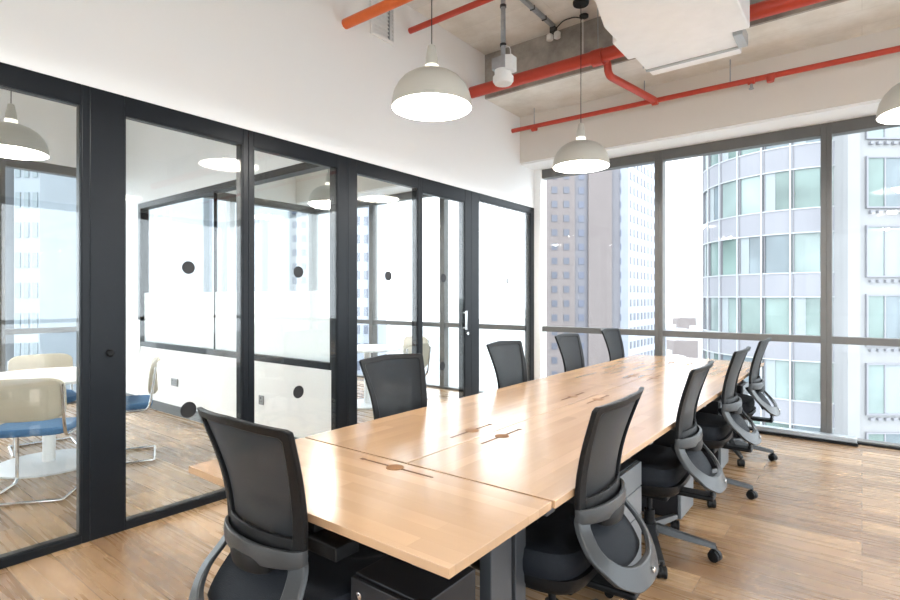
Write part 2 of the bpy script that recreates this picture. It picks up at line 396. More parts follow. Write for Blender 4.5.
# ------------------------------------------------------------------ wall between the two meeting rooms (y = YI)
YI = 2.98
struct(box('wall_divider', (-7.33, YI, .0), (XW - .1, YI + .1, .76), M['wall']), 'low white dividing wall between the two meeting rooms', 'wall')
struct(box('wall_side', (XWW + .06, YI, 0), (-7.42, YI + .1, ZC), M['wall']), 'white wall stub at the far end of the glazed divider', 'wall')
struct(box('wall_upper', (-7.42, YI, 2.6), (XW - .1, YI + .1, ZC), M['wall']), 'white wall above the glazed divider', 'wall')
struct(box('baseboard_divider', (XWW + .06, YI - .014, 0), (XW - .1, YI, .11), M['skirt']), 'grey skirting along the divider wall', 'baseboard')
e = empty('window_30', ((-7.42 + XW - .1) / 2, YI + .05, 0)); w = (-3.56 + 7.42) / 2
fr = MB().box((-w, -.055, 0.76), (-w + .07, .055, 2.6)).box((w - .05, -.055, .76), (w, .055, 2.6)).box((-w + .07, -.055, 2.53), (w - .05, .055, 2.6)).box((-w + .07, -.055, .76), (w - .05, .055, .82))
fr.box((-.1 - .006, -.02, .82), (-.1 + .006, .02, 2.53))
fr.build('window_frame', M['frame'], e, bevel=.003)
MB().box((-w + .07, -.004, 1.445), (w - .05, .004, 2.53)).build('pane', M['glass'], e)
tag(MB().box((-w + .07, -.005, .82), (w - .05, .005, 1.445)).build('frosted_pane', M['frost'], e), 'frosted white lower glass')
struct(e, 'glazed divider between meeting rooms, frosted in its lower part', 'window')
def socket(x, n, lab):
    s = empty('wall_socket', (x, YI - .006, .385)); 
    MB().box((-.04 * n, -.006, -.045), (.04 * n, .006, .045)).build('face_plate', M['socket'], s, bevel=.004)
    for k in range(n):
        cx_ = (k - (n - 1) / 2) * .078
        for (ax, az, aw, ah) in ((0, .02, .006, .008), (-.014, -.011, .006, .003), (.014, -.011, .006, .003)):
            MB().box((cx_ + ax - aw, -.009, az - ah), (cx_ + ax + aw, -.0055, az + ah)).build('socket_hole', M['sdark'], s)
    return tag(s, lab, 'socket')
socket(-6.42, 2, 'double grey wall socket on the low white wall, left of the black dot')
socket(-4.63, 1, 'single grey wall socket behind the narrow partition mullion')
pn = empty('paper_notice', (-7.57, YI - .006, .9)); MB().box((-.21, -.003, -.2), (.21, .003, .2)).build('sheet', M['paper'], pn)
for k in range(6):
    MB().box((-.16, -.0045, .12 - k * .045), (.05 + .09 * math.sin(k * 2.1), -.003, .126 - k * .045)).build('scribble', M['pencil'], pn)
tag(pn, 'white paper notice with faint scribbles on the meeting room wall', 'notice')

# ------------------------------------------------------------------ desks
YD = [1.53, 2.665, 3.80, 4.935, 6.07]
ZT = .74
def desktop(name, x0, x1, y0, y1, mat, slots, lab, grp):
    t = empty(name, ((x0 + x1) / 2, (y0 + y1) / 2, ZT - .026)); cx_, cy_ = (x0 + x1) / 2, (y0 + y1) / 2
    MB().box((x0 - cx_, y0 - cy_, 0), (x1 - cx_, y1 - cy_, .026)).build('tabletop', mat, t, bevel=.0015)
    for (sx, sy, ax) in slots:
        sx -= cx_; sy -= cy_
        sl = MB()
        if ax == 'y': sl.box((sx - .006, sy - .168, .0258), (sx + .006, sy + .168, .0266)).box((sx - .009, sy + .15, .0258), (sx + .009, sy + .168, .0267))
        else: sl.box((sx - .186, sy - .005, .0258), (sx + .186, sy + .005, .0266)).box((sx - .186, sy - .008, .0258), (sx - .165, sy + .008, .0267))
        sl.build('cable_slot', M['slot'], t)
        MB().lathe([(.034, .0258), (.034, .0272), (.028, .0276)], (sx, sy, 0), 28).build('grommet', M['grom'], t, smooth=True)
    tag(t, lab, 'desk', grp)
    return t
g = 'oak tops of the long desk'
ye = 1.519
desktop('oak_desk', -2.03, -.772, .993, ye, M['top2'], [(-1.395, 1.462, 'x')], 'oak desk set crosswise at the near end of the long desk', g)
for (ya, yb, which) in ((YD[0], YD[2] - .003, 'near'), (YD[2] + .003, YD[4], 'far')):
    hy = [(YD[k] + YD[k + 1]) / 2 for k in ((0, 1) if which == 'near' else (2, 3))]
    desktop('oak_desk', -2.03, -1.398, ya, yb, M['top'], [(-1.49, y, 'y') for y in hy], 'left oak desktop in the %s half of the long desk' % which, g)
    desktop('oak_desk', -1.392, -.765, ya, yb, M['top'], [(-1.32, y, 'y') for y in hy], 'right oak desktop in the %s half of the long desk' % which, g)
ZB = ZT - .0265
dfl = ['beside the near end desk', 'second frame from the camera', 'at the middle joint', 'fourth frame from the camera', 'at the window end']
for i, y in enumerate([1.60, 2.665, 3.80, 4.935, 5.99]):
    f_ = empty('desk_trestle', (-1.395, y, 0))
    for s in (-1, 1): MB().box((s * .44 - .025, -.035, 0.0), (s * .44 + .025, .035, ZB - .05)).build('leg', M['steel'], f_, bevel=.003)
    MB().box((-.58, -.03, ZB - .05), (.58, .03, ZB)).build('crossbar', M['steel'], f_, bevel=.003)
    tag(f_, 'dark steel desk trestle %s' % dfl[i], 'desk frame', 'trestles carrying the long desk')
f_ = empty('desk_trestle', (-1.395, 1.25, 0))
for sx in (-1, 1):
    MB().box((sx * .4725 - .0225, .12, 0.0), (sx * .4725 + .0225, .24, ZB - .04)).build('leg', M['steel'], f_, bevel=.003)
    MB().box((sx * .4725 - .02, -.2, ZB - .04), (sx * .4725 + .02, .24, ZB)).build('side_rail', M['steel'], f_, bevel=.003)
MB().box((-.535, .13, ZB - .05), (.535, .16, ZB)).build('crossbar', M['steel'], f_)
tag(f_, 'steel frame under the crosswise near end desk', 'desk frame')
cb = MB().box((-.15, -.045, .0), (.15, .045, .04)).box((-.02, -.02, .04), (.02, .02, .085)).build('clamp', M['black'], None, bevel=.004)
cb.location = (-1.33, 1.04, ZB - .086); cb.data.name = 'desk_clamp'; cb.name = 'desk_clamp'
tag(cb, 'small black bracket under the front edge of the near end desk', 'bracket')
def pedestal(x, y, rz, lab, w=.30, d=.46, h=.58, dm='cab'):
    p = empty('drawer_pedestal', (x, y, 0), rz)
    MB().box((-w / 2, -d / 2, .045), (w / 2, d / 2 - .018, h)).build('body', M['cabd'], p, bevel=.003)
    for (z0, z1) in ((.05, .32), (.326, .455), (.461, h - .004)):
        q = MB().box((-w / 2 + .002, d / 2 - .016, z0), (w / 2 - .002, d / 2 + .002, z1)).build('drawer_front', M[dm], p, bevel=.002)
    lkk = MB().lathe([(.011, 0), (.011, .006), (.006, .008)], n=16).build('lock', M['chrome'], p, smooth=True, loc=(w / 2 - .04, d / 2 + .002, h - .045)); lkk.rotation_euler = (-PI / 2, 0, 0)
    for sx in (-1, 1):
        for sy in (-1, 1):
            MB().tube([(sx * (w / 2 - .04) - .01, sy * (d / 2 - .06), .022), (sx * (w / 2 - .04) + .01, sy * (d / 2 - .06), .022)], .022, 14).build('castor', M['black'], p, smooth=True)
    return tag(p, lab, 'drawer unit', 'steel drawer units under the long desk')
pedestal(-1.035, 1.165, PI, 'dark steel drawer unit under the crosswise near end desk', w=.265, d=.25, dm='cabd')
for k, y in enumerate((2.50, 3.52, 4.66, 5.62)):
    pedestal(-1.09, y, -PI / 2, ['grey drawer unit with a lock between the two nearest right hand chairs', 'grey drawer unit between the second and third right hand chairs',
             'grey drawer unit between the third and farthest right hand chairs', 'grey drawer unit beyond the farthest right hand chair'][k])

# ------------------------------------------------------------------ office chair
def catm(tab, z):
    for i in range(len(tab) - 1):
        if tab[i][0] <= z <= tab[i + 1][0]: break
    p0 = tab[max(i - 1, 0)]; p1 = tab[i]; p2 = tab[i + 1]; p3 = tab[min(i + 2, len(tab) - 1)]
    t = (z - p1[0]) / (p2[0] - p1[0])
    m1 = (p2[1] - p0[1]) / (p2[0] - p0[0]); m2 = (p3[1] - p1[1]) / (p3[0] - p1[0]); d = p2[0] - p1[0]
    return (2 * t ** 3 - 3 * t * t + 1) * p1[1] + (t ** 3 - 2 * t * t + t) * d * m1 + (-2 * t ** 3 + 3 * t * t) * p2[1] + (t ** 3 - t * t) * d * m2
YB = [(.30, -.44), (.40, -.43), (.50, -.39), (.61, -.297), (.67, -.280), (.83, -.303), (1.06, -.385)]
def yback(z): return catm(YB, min(max(z, .30), 1.059))
ZTOP = 1.035; ZLOW = .63
def hw(z): return .20 + (.252 - .20) * max(0, (z - ZLOW)) / (ZTOP - ZLOW)
def ring_solid(outer, inner, yf, t, N=96):
    o = resample(outer, N); i_ = resample(inner, N); mb = MB()
    A = [[], [], [], []]
    for k in range(N):
        for j, (P, off) in enumerate(((o, t / 2), (i_, t / 2), (i_, -t / 2), (o, -t / 2))):
            p = P[k]; A[j].append((p.x, yf(p.x, p.y) + off, p.y))
    A.append(A[0]); v = []
    for r in A[:4]: v += r
    f = []
    for j in range(4):
        for k in range(N):
            f.append((j * N + k, j * N + (k + 1) % N, ((j + 1) % 4) * N + (k + 1) % N, ((j + 1) % 4) * N + k))
    return mb.add(v, f)
def make_chair():
    c = empty('office_chair')
    yf = lambda x, z: yback(z) + .034 * (x / .24) ** 2
    out = rnd([Vector((0, ZTOP + .008)), Vector((hw(ZTOP), ZTOP - .004)), Vector((hw(.82) - .006, .82)), Vector((hw(ZLOW), ZLOW)), Vector((-hw(ZLOW), ZLOW)), Vector((-hw(.82) + .006, .82)), Vector((-hw(ZTOP), ZTOP - .004))], .012, 5, True)
    out = out[len(out) // 14 * 0:]
    inn = rnd([Vector((0, ZTOP - .022)), Vector((hw(ZTOP) - .034, ZTOP - .03)), Vector((hw(.82) - .046, .82)), Vector((hw(ZLOW) - .04, ZLOW + .035)), Vector((-hw(ZLOW) + .04, ZLOW + .035)), Vector((-hw(.82) + .046, .82)), Vector((-hw(ZTOP) + .034, ZTOP - .03))], .016, 5, True)
    ring_solid(out, inn, yf, .018).build('back_frame', M['black'], c, smooth=True, bevel=.004)
    mb = MB(); nz, nx = 20, 12; v = []; f = []
    for i in range(nz + 1):
        z = ZLOW + .02 + (ZTOP - .03 - ZLOW - .01) * i / nz; w_ = hw(z) - .025
        for j in range(nx + 1):
            x = -w_ + 2 * w_ * j / nx; v.append((x, yf(x, z) + .004, z))
    for i in range(nz):
        for j in range(nx): a = i * (nx + 1) + j; f.append((a, a + 1, a + nx + 2, a + nx + 1))
    mb.add(v, f).build('back_mesh', M['mesh'], c, smooth=True)
    # lumbar collar: curved band bulging backwards
    def band(z0, z1, w_, bulge, t, ends=.0):
        R = []; n = 24
        for k in range(n + 1):
            a = -1 + 2 * k / n; x = w_ * math.sin(a * PI / 2 * .98) ; q = math.cos(a * PI / 2)
            zz = (z0 + z1) / 2; y = yback(zz) + .045 * (x / .24) ** 2 - bulge * q ** .8 - .006
            tl = .004 + 0 * q
            R.append([(x, y - t / 2, z0 - .012 * q), (x, y - t / 2 - .004, zz - .006 * q), (x, y - t / 2, z1), (x, y + t / 2, z1), (x, y + t / 2, z0 - .012 * q)])
        return MB().rings(R)
    band(.628, .672, .205, .036, .013).build('lumbar_band', M['dgrey'], c, smooth=True, bevel=.003)
    band(.598, .635, .10, .028, .014).build('lumbar_adjuster', M['black'], c, smooth=True, bevel=.003)
    # inner lumbar cushion seen through the gap
    band(.64, .70, .17, .010, .012).build('lumbar_pad', M['black'], c, smooth=True, bevel=.003)
    # support loop
    yl = lambda x, z: yback(z) + .06 * (x / .24) ** 2 - .012
    o2 = rnd([Vector((0, .655)), Vector((.195, .657)), Vector((.245, .53)), Vector((.20, .45)), Vector((.11, .405)), Vector((-.11, .405)), Vector((-.20, .45)), Vector((-.245, .53)), Vector((-.195, .657))], .03, 5, True)
    i2 = rnd([Vector((0, .632)), Vector((.158, .634)), Vector((.192, .54)), Vector((.145, .495)), Vector((.07, .475)), Vector((-.07, .475)), Vector((-.145, .495)), Vector((-.192, .54)), Vector((-.158, .634))], .03, 5, True)
    lp = ring_solid(o2, i2, yl, .022).build('support_loop', M['dgrey'], c, smooth=True, bevel=.004)
    bt = MB().lathe([(.011, 0), (.011, .006), (.007, .008)], n=16).build('button', M['chrome'], lp, smooth=True, loc=(0.02, yl(0, .437) - .01, .437)); bt.rotation_euler = (PI / 2, 0, 0)
    # fabric behind the loop
    v = []; f = []; nz, nx = 8, 10
    for side in (0, 1):
        for i in range(nz + 1):
            z = .46 + .17 * i / nz; w_ = .168
            for j in range(nx + 1):
                x = -w_ + 2 * w_ * j / nx; v.append((x, min(yback(z) + .06 * (x / .24) ** 2 + .03 + .012 * side, -.2), z))
    n1 = (nz + 1) * (nx + 1)
    for side in (0, 1):
        for i in range(nz):
            for j in range(nx): a = side * n1 + i * (nx + 1) + j; f.append((a, a + 1, a + nx + 2, a + nx + 1))
    MB().add(v, f).build('lower_back_pad', M['fabric'], c, smooth=True)
    # seat
    def sup(cx_, cy_, a, b, z, n=48, e=4.0, dish=0):
        P = []
        for k in range(n):
            t = 2 * PI * k / n; cs, sn = math.cos(t), math.sin(t)
            x = a * abs(cs) ** (2 / e) * (1 if cs >= 0 else -1); y = b * abs(sn) ** (2 / e) * (1 if sn >= 0 else -1)
            zz = z - .03 * max(0, y / b) ** 4 + .012 * (x / a) ** 2 * dish
            P.append((cx_ + x, cy_ + y, zz))
        return P
    rl = [sup(0, .0, .235, .24, 0.405), sup(0, 0, .25, .25, 0.440), sup(0, 0, .252, .252, 0.470), sup(0, 0, .24, .24, 0.498, dish=1), sup(0, 0, .21, .21, 0.507, dish=1), sup(0, 0, .1, .1, 0.502), sup(0, 0, .01, .01, 0.500)]
    MB().rings(rl).build('seat', M['fabric'], c, smooth=True)
    MB().rings([sup(0, -.01, .14, .16, 0.345), sup(0, -.01, .215, .23, 0.360), sup(0, -.01, .238, .25, 0.390), sup(0, -.01, .24, .252, 0.420)]).build('seat_shell', M['black'], c, smooth=True)
    MB().box((-.07, -.18, .295), (.07, .1, .352)).box((-.045, -.40, .385), (.045, -.38, .42)).box((-.045, -.40, .335), (.045, -.17, .36)).box((-.045, -.40, .36), (.045, -.38, .385)).build('tilt_mechanism', M['black'], c, bevel=.008)
    MB().tube(rnd([(.06, .03, .325), (.2, .05, .325), (.25, .055, .315)], .02), [.006] * 9, 8).build('lever', M['black'], c, smooth=True)
    MB().lathe([(.0275, .08), (.0275, .215), (.015, .216), (.015, .30)], (0, -.07, 0), 20).build('gas_column', M['black'], c, smooth=True)
    b = MB().lathe([(.03, .075), (.05, .08), (.052, .115), (.03, .135)], n=24).build('base', M['dgrey'], c, smooth=True, loc=(0, -.07, 0))
    for k in range(5):
        a = 2 * PI * k / 5 - PI / 2 + .12
        ux, uy = math.cos(a), math.sin(a); R = []
        for t in range(9):
            q = t / 8; rr = .035 + .295 * q; z = .118 - .04 * q - .0 * q * q; w_ = .026 - .009 * q; h = .022 - .009 * q
            R.append([(rr * ux - dx * uy, rr * uy + dx * ux, z + dz) for dx, dz in ((-w_, -h * .6), (-w_ * .7, h), (w_ * .7, h), (w_, -h * .6), (w_ * .5, -h), (-w_ * .5, -h))])
        MB().rings(R).build('spoke', M['dgrey'], b, smooth=True)
        px, py = .325 * ux, .325 * uy
        ca = a + 1.1 + k * .9; tx, ty = math.cos(ca), math.sin(ca)
        cm = MB()
        for s in (-1, 1):
            cm.tube([(px + tx * s * .006, py + ty * s * .006, .029), (px + tx * s * .009, py + ty * s * .009, .029), (px + tx * s * .022, py + ty * s * .022, .029), (px + tx * s * .025, py + ty * s * .025, .029)], [.025, .029, .029, .022], 18)
        cm.tube([(px, py, .045), (px, py, .08)], .009, 10)
        cm.tube([(px - tx * .007, py - ty * .007, .033), (px + tx * .007, py + ty * .007, .033)], .031, 14)
        cm.build('castor', M['black'], b, smooth=True)
    return c
proto = make_chair()
chairs = [  # x, y, rz(0 faces +y), label
    (-1.43, 1.19, -.02, 'black mesh office chair with its back to the camera at the crosswise near end desk'),
    (-1.015, 1.86, PI / 2 + .03, 'nearest black mesh office chair on the right side of the long desk'),
    (-1.0, 3.0, PI / 2 + .04, 'second nearest office chair on the right side of the long desk, castors in full view'),
    (-.99, 4.12, PI / 2, 'third office chair from the camera on the right side of the long desk'),
    (-.99, 5.2, PI / 2 + .0, 'farthest office chair on the right side, nearest the windows'),
    (-1.87, 2.27, -PI / 2 - .06, 'nearest office chair on the left side of the long desk, before the glass partition'),
    (-1.88, 3.56, -PI / 2, 'second office chair on the left side, beside the dark sliding door post'),
    (-1.88, 4.68, -PI / 2, 'third office chair on the left side, just right of the partition end'),
    (-1.88, 5.78, -PI / 2, 'farthest office chair on the left side, in front of the brown tower'),
]
for i, (x, y, rz, lab) in enumerate(chairs):
    o = proto if i == 0 else copy_tree(proto)
    o.location = (x, y, 0); o.rotation_euler = (0, 0, rz)
    tag(o, lab, 'chair', 'black office chairs around the long desk')

# ------------------------------------------------------------------ meeting room furniture
def round_table(x, y, R, lab):
    t = empty('round_table', (x, y, 0))
    MB().lathe([(R - .008, .715), (R, .72), (R, .736), (R - .004, .74)], n=64).build('tabletop', M['white'], t, smooth=True)
    MB().lathe([(.05, .02), (.045, .03), (.045, .70), (.13, .712), (.13, .716)], n=32).build('column', M['white'], t, smooth=True)
    MB().lathe([(R * .70, 0), (R * .70, .014), (R * .66, .022), (.06, .026)], n=56).build('base_plate', M['white'], t, smooth=True)
    return tag(t, lab, 'table')
round_table(-5.36, 1.46, .55, 'round white meeting table on a disc base behind the leftmost glass')
round_table(-5.07, 4.8, .45, 'round white meeting table in the second room behind the sliding door side')
def make_cant():
    c = empty('cantilever_chair')
    w = .235
    fm = MB()
    side = lambda s: [(s * w, -.25, .80), (s * w, -.215, .52), (s * w, -.19, .435), (s * w, .20, .435), (s * w, .235, .40), (s * w, .235, .03), (s * w, .20, .0125), (s * w, -.21, .0125)]
    a = side(-1); b = side(1)[::-1]
    pts = rnd(a + [(-w, -.24, .0125), (w, -.24, .0125)] + b, .05, 5)
    fm.tube(pts, .0115, 10)
    fm.build('tube_frame', M['chrome'], c, smooth=True)
    def pad(w0, h0, z0, th, prof):
        R = []; N = 40
        for (sc_, off) in ((.9, -th / 2), (1.0, -th * .25), (1.0, th * .25), (.9, th / 2)):
            ring = []
            for k in range(N):
                t = 2 * PI * k / N; cs, sn = math.cos(t), math.sin(t)
                x = (w0 - (1 - sc_) * .1) * abs(cs) ** .4 * (1 if cs >= 0 else -1); z = (h0 - (1 - sc_) * .1) * abs(sn) ** .4 * (1 if sn >= 0 else -1)
                ring.append(prof(x, z, off))
            R.append(ring)
        return MB().rings(R)
    pad(.245, .145, 0, .03, lambda x, z, off: (x, -.262 + off - .09 * (z / 1.0) + .05 * (x / .24) ** 2 + 0, .70 + z)).build('backrest', M['cream'], c, smooth=True)
    pad(.235, .225, 0, .05, lambda x, z, off: (x, z + .0, .472 + off - .02 * max(0, z / .22) ** 3)).build('seat', M['blue'], c, smooth=True)
    return c
cp = make_cant()
cants = [(-4.62, 1.20, math.atan2(-(-.80), .60), 'cream-backed cantilever chair nearest the leftmost glass, its back towards the camera'),
         (-5.92, 1.58, -PI / 2 - .15, 'cream-backed cantilever chair on the far side of the first round table'),
         (-5.04, 1.9, PI - .42, 'cantilever chair with blue seat seen side-on right of the wide dark post'),
         (-4.95, 5.36, PI - .1, 'cream-backed chair beyond the table in the second meeting room'),
         (-4.35, 4.68, PI / 2 + .1, 'cream-backed chair on the near side of the second meeting room table')]
for i, (x, y, rz, lab) in enumerate(cants):
    o = cp if i == 0 else copy_tree(cp)
    o.location = (x, y, 0); o.rotation_euler = (0, 0, rz); tag(o, lab, 'chair', 'cantilever chairs in the meeting rooms')

# ------------------------------------------------------------------ pendant lamps
def make_pendant():
    p = empty('pendant_lamp'); R = .264; z0 = 2.63 - ZC   # origin at the ceiling
    prof = [(R, 0), (R * .985, .045), (R * .94, .095), (R * .85, .142), (R * .72, .182), (R * .55, .212), (R * .36, .231), (.045, .240)]
    sh = MB().lathe([(r, z0 + z) for r, z in prof], n=56, cap=False).lathe([(r - .004, z0 + z - .002) for r, z in prof], n=56, cap=False)
    o = MB().lathe([(r, z0 + z) for r, z in prof], n=56, cap=False).build('lamp_shade', M['shade'], p, smooth=True)
    MB().lathe([(max(r - .005, .03), z0 + z - .003) for r, z in prof], n=56, cap=False).build('shade_lining', M['shadein'], o, smooth=True)
    MB().lathe([(.045, z0 + .235), (.045, z0 + .275)], n=24).build('neck_ring', M['neck'], p, smooth=True)
    MB().lathe([(.036, z0 + .275), (.042, z0 + .29), (.04, z0 + .325), (.03, z0 + .37), (.024, z0 + .405), (.008, z0 + .415)], n=24).build('socket_cap', M['shade'], p, smooth=True)
    MB().tube([(0, 0, z0 + .41), (0, 0, -.02)], .0035, 8).build('cord', M['blk'], p)
    MB().lathe([(.07, -.03), (.075, -.02), (.075, 0)], n=32).build('ceiling_rose', M['blk'], p, smooth=True)
    b = MB().lathe([(.004, z0 + .06), (.035, z0 + .075), (.05, z0 + .11), (.045, z0 + .15), (.02, z0 + .2), (.02, z0 + .234)], n=24).build('bulb', M['bulb'], p, smooth=True)
    ld = bpy.data.lights.new('lamp_light', 'POINT'); ld.energy = LAMP_W; ld.color = (1, .975, .94); ld.shadow_soft_size = .06
    lo = bpy.data.objects.new('lamp_light', ld); COL.objects.link(lo); lo.parent = p; lo.location = (0, 0, z0 + .03)
    return p
pp = make_pendant()
pend = [(-2.235, 2.69, 'nearest cream dome pendant lamp, hanging over the left side of the desk'), (-2.115, 4.765, 'cream dome pendant lamp farther back, in front of the window header'),
        (.34, 4.765, 'cream dome pendant lamp cut by the right edge of the photo'), (.35, 2.69, 'cream dome pendant lamp right of the photo'), (-2.2, .5, 'unseen cream dome pendant lamp added for light above and behind the camera on the left'),
        (.35, .3, 'unseen cream dome pendant lamp added for light above the camera'), (-5.76, 1.30, 'cream dome pendant lamp hanging inside the first meeting room'),  # unseen lamps near the camera are added to brighten the office
        (-5.6, 4.6, 'cream dome pendant lamp added to brighten the second meeting room')]  # second meeting room lamp is added for brightness
for i, (x, y, lab) in enumerate(pend):
    o = pp if i == 0 else copy_tree(pp)
    o.location = (x, y, ZC); tag(o, lab, 'lamp', 'cream dome pendant lamps')
    if x < XW:
        for ch in ALLK(o):
            if ch.type == 'LIGHT': ch.data = ch.data.copy(); ch.data.energy = LAMP_W * 1.8

# ------------------------------------------------------------------ pipes, duct, detectors
def pipe(name, pts, r, mat, lab, cat='pipe', n=16):
    return tag(MB().tube(pts, r, n).build(name, mat, None, smooth=True), lab, cat)
pm = empty('sprinkler_main_pipe', (0, 4.86, 3.62))
MB().tube([(XW, 0, .06), (XE, 0, .03)], .062, 20).build('pipe', M['red'], pm, smooth=True)
for x in (-1.985, 1.5, -2.06 + 2.35):
    MB().tube([(x - .05, 0, .045), (x + .05, 0, .045)], .078, 20).build('coupling', M['red'], pm, smooth=True)
    MB().tube([(x, 0, .1), (x, 0, .575)], .005, 6).build('hanger_rod', M['galv'], pm)
MB().tube(rnd([(-1.93, .0, .04), (-1.93, .1, .02), (-1.93, .12, -.1), (-1.72, .84, -.17)], .06, 5), .036, 14).build('branch', M['red'], pm, smooth=True)
tag(pm, 'thick red sprinkler main running in front of the concrete beam', 'pipe')
ps = empty('sprinkler_branch_pipe', (0, 5.74, 3.44))
MB().tube([(XW, 0, .03), (XE, 0, -.04)], .026, 14).build('pipe', M['red'], ps, smooth=True)
for x in (-3.15, -1.83, -1.01, .55, 2.0):
    MB().tube([(x, 0, .0), (x, 0, .25)], .006, 6).build('hanger_rod', M['galv'], ps)
for x in (-3.15, -1.72, -.83, -.67):
    MB().tube([(x - .03, 0, .0), (x + .03, 0, .0)], .033, 14).build('coupling', M['red'], ps, smooth=True)
MB().tube([(-.83, 0, -.02), (-.83, 0, -.07)], .012, 10).lathe([(.022, -.078), (.022, -.072)], (-.83, 0, 0), 14).build('sprinkler_head', M['galv'], ps, smooth=True)
MB().tube([(-.67, -.03, -.01), (-.67, -.03, -.06)], [.038, .03], 14).build('drain_plug', M['red'], ps, smooth=True)
tag(ps, 'thin red sprinkler pipe along the bulkhead', 'pipe')
pipe('sprinkler_pipe', rnd([(XW, 3.02, 3.70), (-1.75, 3.06, 3.705), (-1.75, 3.06, 4.2)], .12), .042, M['orange'], 'orange-red pipe leaving the left wall beside the vent grille')
pipe('sprinkler_pipe', rnd([(XW, 3.835, 3.965), (-1.78, 3.84, 3.965), (-1.78, 3.84, 4.2)], .08), .028, M['red'], 'slim red pipe between the vent grille and the nearest pendant lamp')

vg = empty('vent_grille', (XW, 3.46, 3.92))
v = MB().box((0, -.155, -.19), (.02, -.125, .19)).box((0, .125, -.19), (.02, .155, .19)).box((0, -.125, -.19), (.02, .125, -.16)).box((0, -.125, .16), (.02, .125, .19)); v.build('frame', M['wall'], vg, bevel=.003)
for k in range(9):
    zz = -.145 + k * .036
    MB().add([(.002, -.125, zz), (.002, .125, zz), (.016, .125, zz - .02), (.016, -.125, zz - .02), (.004, -.125, zz + .003), (.004, .125, zz + .003), (.018, .125, zz - .017), (.018, -.125, zz - .017)],
             [(0, 1, 2, 3), (4, 5, 6, 7), (0, 1, 5, 4), (3, 2, 6, 7)]).build('louvre', M['wall'], vg)
MB().box((.0, .07, -.16), (.021, .078, .16)).build('divider_bar', M['grey'], vg)
tag(vg, 'white louvred vent grille high on the left wall', 'vent')

dk = empty('air_duct', (-1.18, 4.0, 3.45))
MB().prism([(-.29, -3.2), (.50, -3.2), (.50, .64), (-.43, .61), (-.43, .24), (-.385, .2), (-.385, -.05), (-.30, -.42)], 0, .55).build('main_duct', M['duct'], dk, bevel=.012)
MB().box((-.38, .64, .015), (.37, .95, .07)).build('neck', M['duct'], dk, bevel=.006)
MB().box((-.385, .94, .0), (.375, .97, .085)).build('flange', M['ductrib'], dk, bevel=.003)
MB().box((-.375, .97, .02), (.365, 1.12, .08)).build('outlet', M['duct'], dk, bevel=.004)
for (x, y) in ((-.40, .93), (.40, .98), (.47, .3), (-.25, -.8), (.47, -.8)):
    MB().tube([(x, y, .03), (x, y, .75 if y < .9 else .66)], .006, 6).build('hanger_rod', M['galv'], dk)
MB().box((.37, .70, .0), (.44, .96, .10)).build('damper_box', M['ductrib'], dk, bevel=.004)
tag(dk, 'foil-faced air duct hanging under the ceiling, its glare put into a white colour', 'duct')

dt = empty('ceiling_detector', (-2.345, 3.745, ZC))
DZ = -.34
MB().tube([(0, 0, 0), (0, 0, -.52 + DZ)], .02, 14).build('conduit', M['galv'], dt, smooth=True)
for z in (-.40, -.72): MB().tube([(0, 0, z), (0, 0, z - .02)], .027, 14).build('clip', M['dgrey'], dt, smooth=True)
MB().box((-.075, -.06, -.60 + DZ), (.055, .06, -.50 + DZ)).build('junction_box', M['galv'], dt, bevel=.005)
MB().lathe([(r_, z_ + DZ) for r_, z_ in ((.03, -.72), (.07, -.712), (.085, -.69), (.085, -.655), (.07, -.65), (.07, -.60))], n=32).build('detector_head', M['plastic'], dt, smooth=True)
MB().prism([(.055, -.06), (.1, -.03), (.1, .05), (.055, .06)], -.62 + DZ, -.50 + DZ).build('side_cover', M['plastic'], dt, bevel=.004)
MB().tube(rnd([(.02, .0, -.40 + DZ), (.06, .01, -.42 + DZ), (.075, .0, -.5 + DZ)], .02), .004, 6).build('wire', M['plastic'], dt)
tag(dt, 'white detector on a galvanised ceiling drop beside the nearest pendant', 'detector')
tk = empty('twin_spot_conduit', (-2.515, 4.6, ZC))
MB().box((-.02, -1.6, -.035), (.02, .4, 0)).build('conduit', M['galv'], tk, bevel=.004)
for k in range(8): MB().box((-.024, -1.5 + k * .24, -.04), (.024, -1.485 + k * .24, 0)).build('clip', M['dgrey'], tk)
MB().box((-.03, .36, -.09), (.03, .42, -.03)).build('bracket', M['dgrey'], tk, bevel=.004)
for s in (-1, 1):
    MB().lathe([(.018, -.16), (.034, -.15), (.034, -.10), (.018, -.085)], (s * .042, .39, 0), 20).build('spot_head', M['plastic'], tk, smooth=True)
MB().tube(rnd([(.03, .39, -.05), (.12, .36, -.01), (.25, .35, -.02), (.32, .36, -.05)], .05), .006, 8).build('wire', M['blk'], tk, smooth=True)
MB().lathe([(.02, -.06), (.045, -.05), (.045, -.03), (.02, -.02)], (.345, .36, 0), 18).build('ring_bracket', M['dgrey'], tk, smooth=True)
MB().tube([(.33, .37, -.05), (.33, .37, -.42)], .004, 6).build('cable', M['plastic'], tk)
tag(tk, 'surface conduit with two small white spot heads on the concrete ceiling', 'light fitting')

tr = empty('floor_trunking', (-.46, 6.26, 0))
MB().box((-.43, -.045, 0), (.43, .045, .022)).build('black_base', M['black'], tr)
MB().box((-.425, -.035, .022), (.425, .045, .075)).build('cover', M['galv'], tr, bevel=.01)
tag(tr, 'silver-wrapped floor trunking along the foot of the middle and right windows', 'trunking')
struct(box('baseboard_window', (XW, YN - .09, 0), (XE, YN - .062, .02), M['black']), 'black strip at the foot of the windows', 'baseboard')

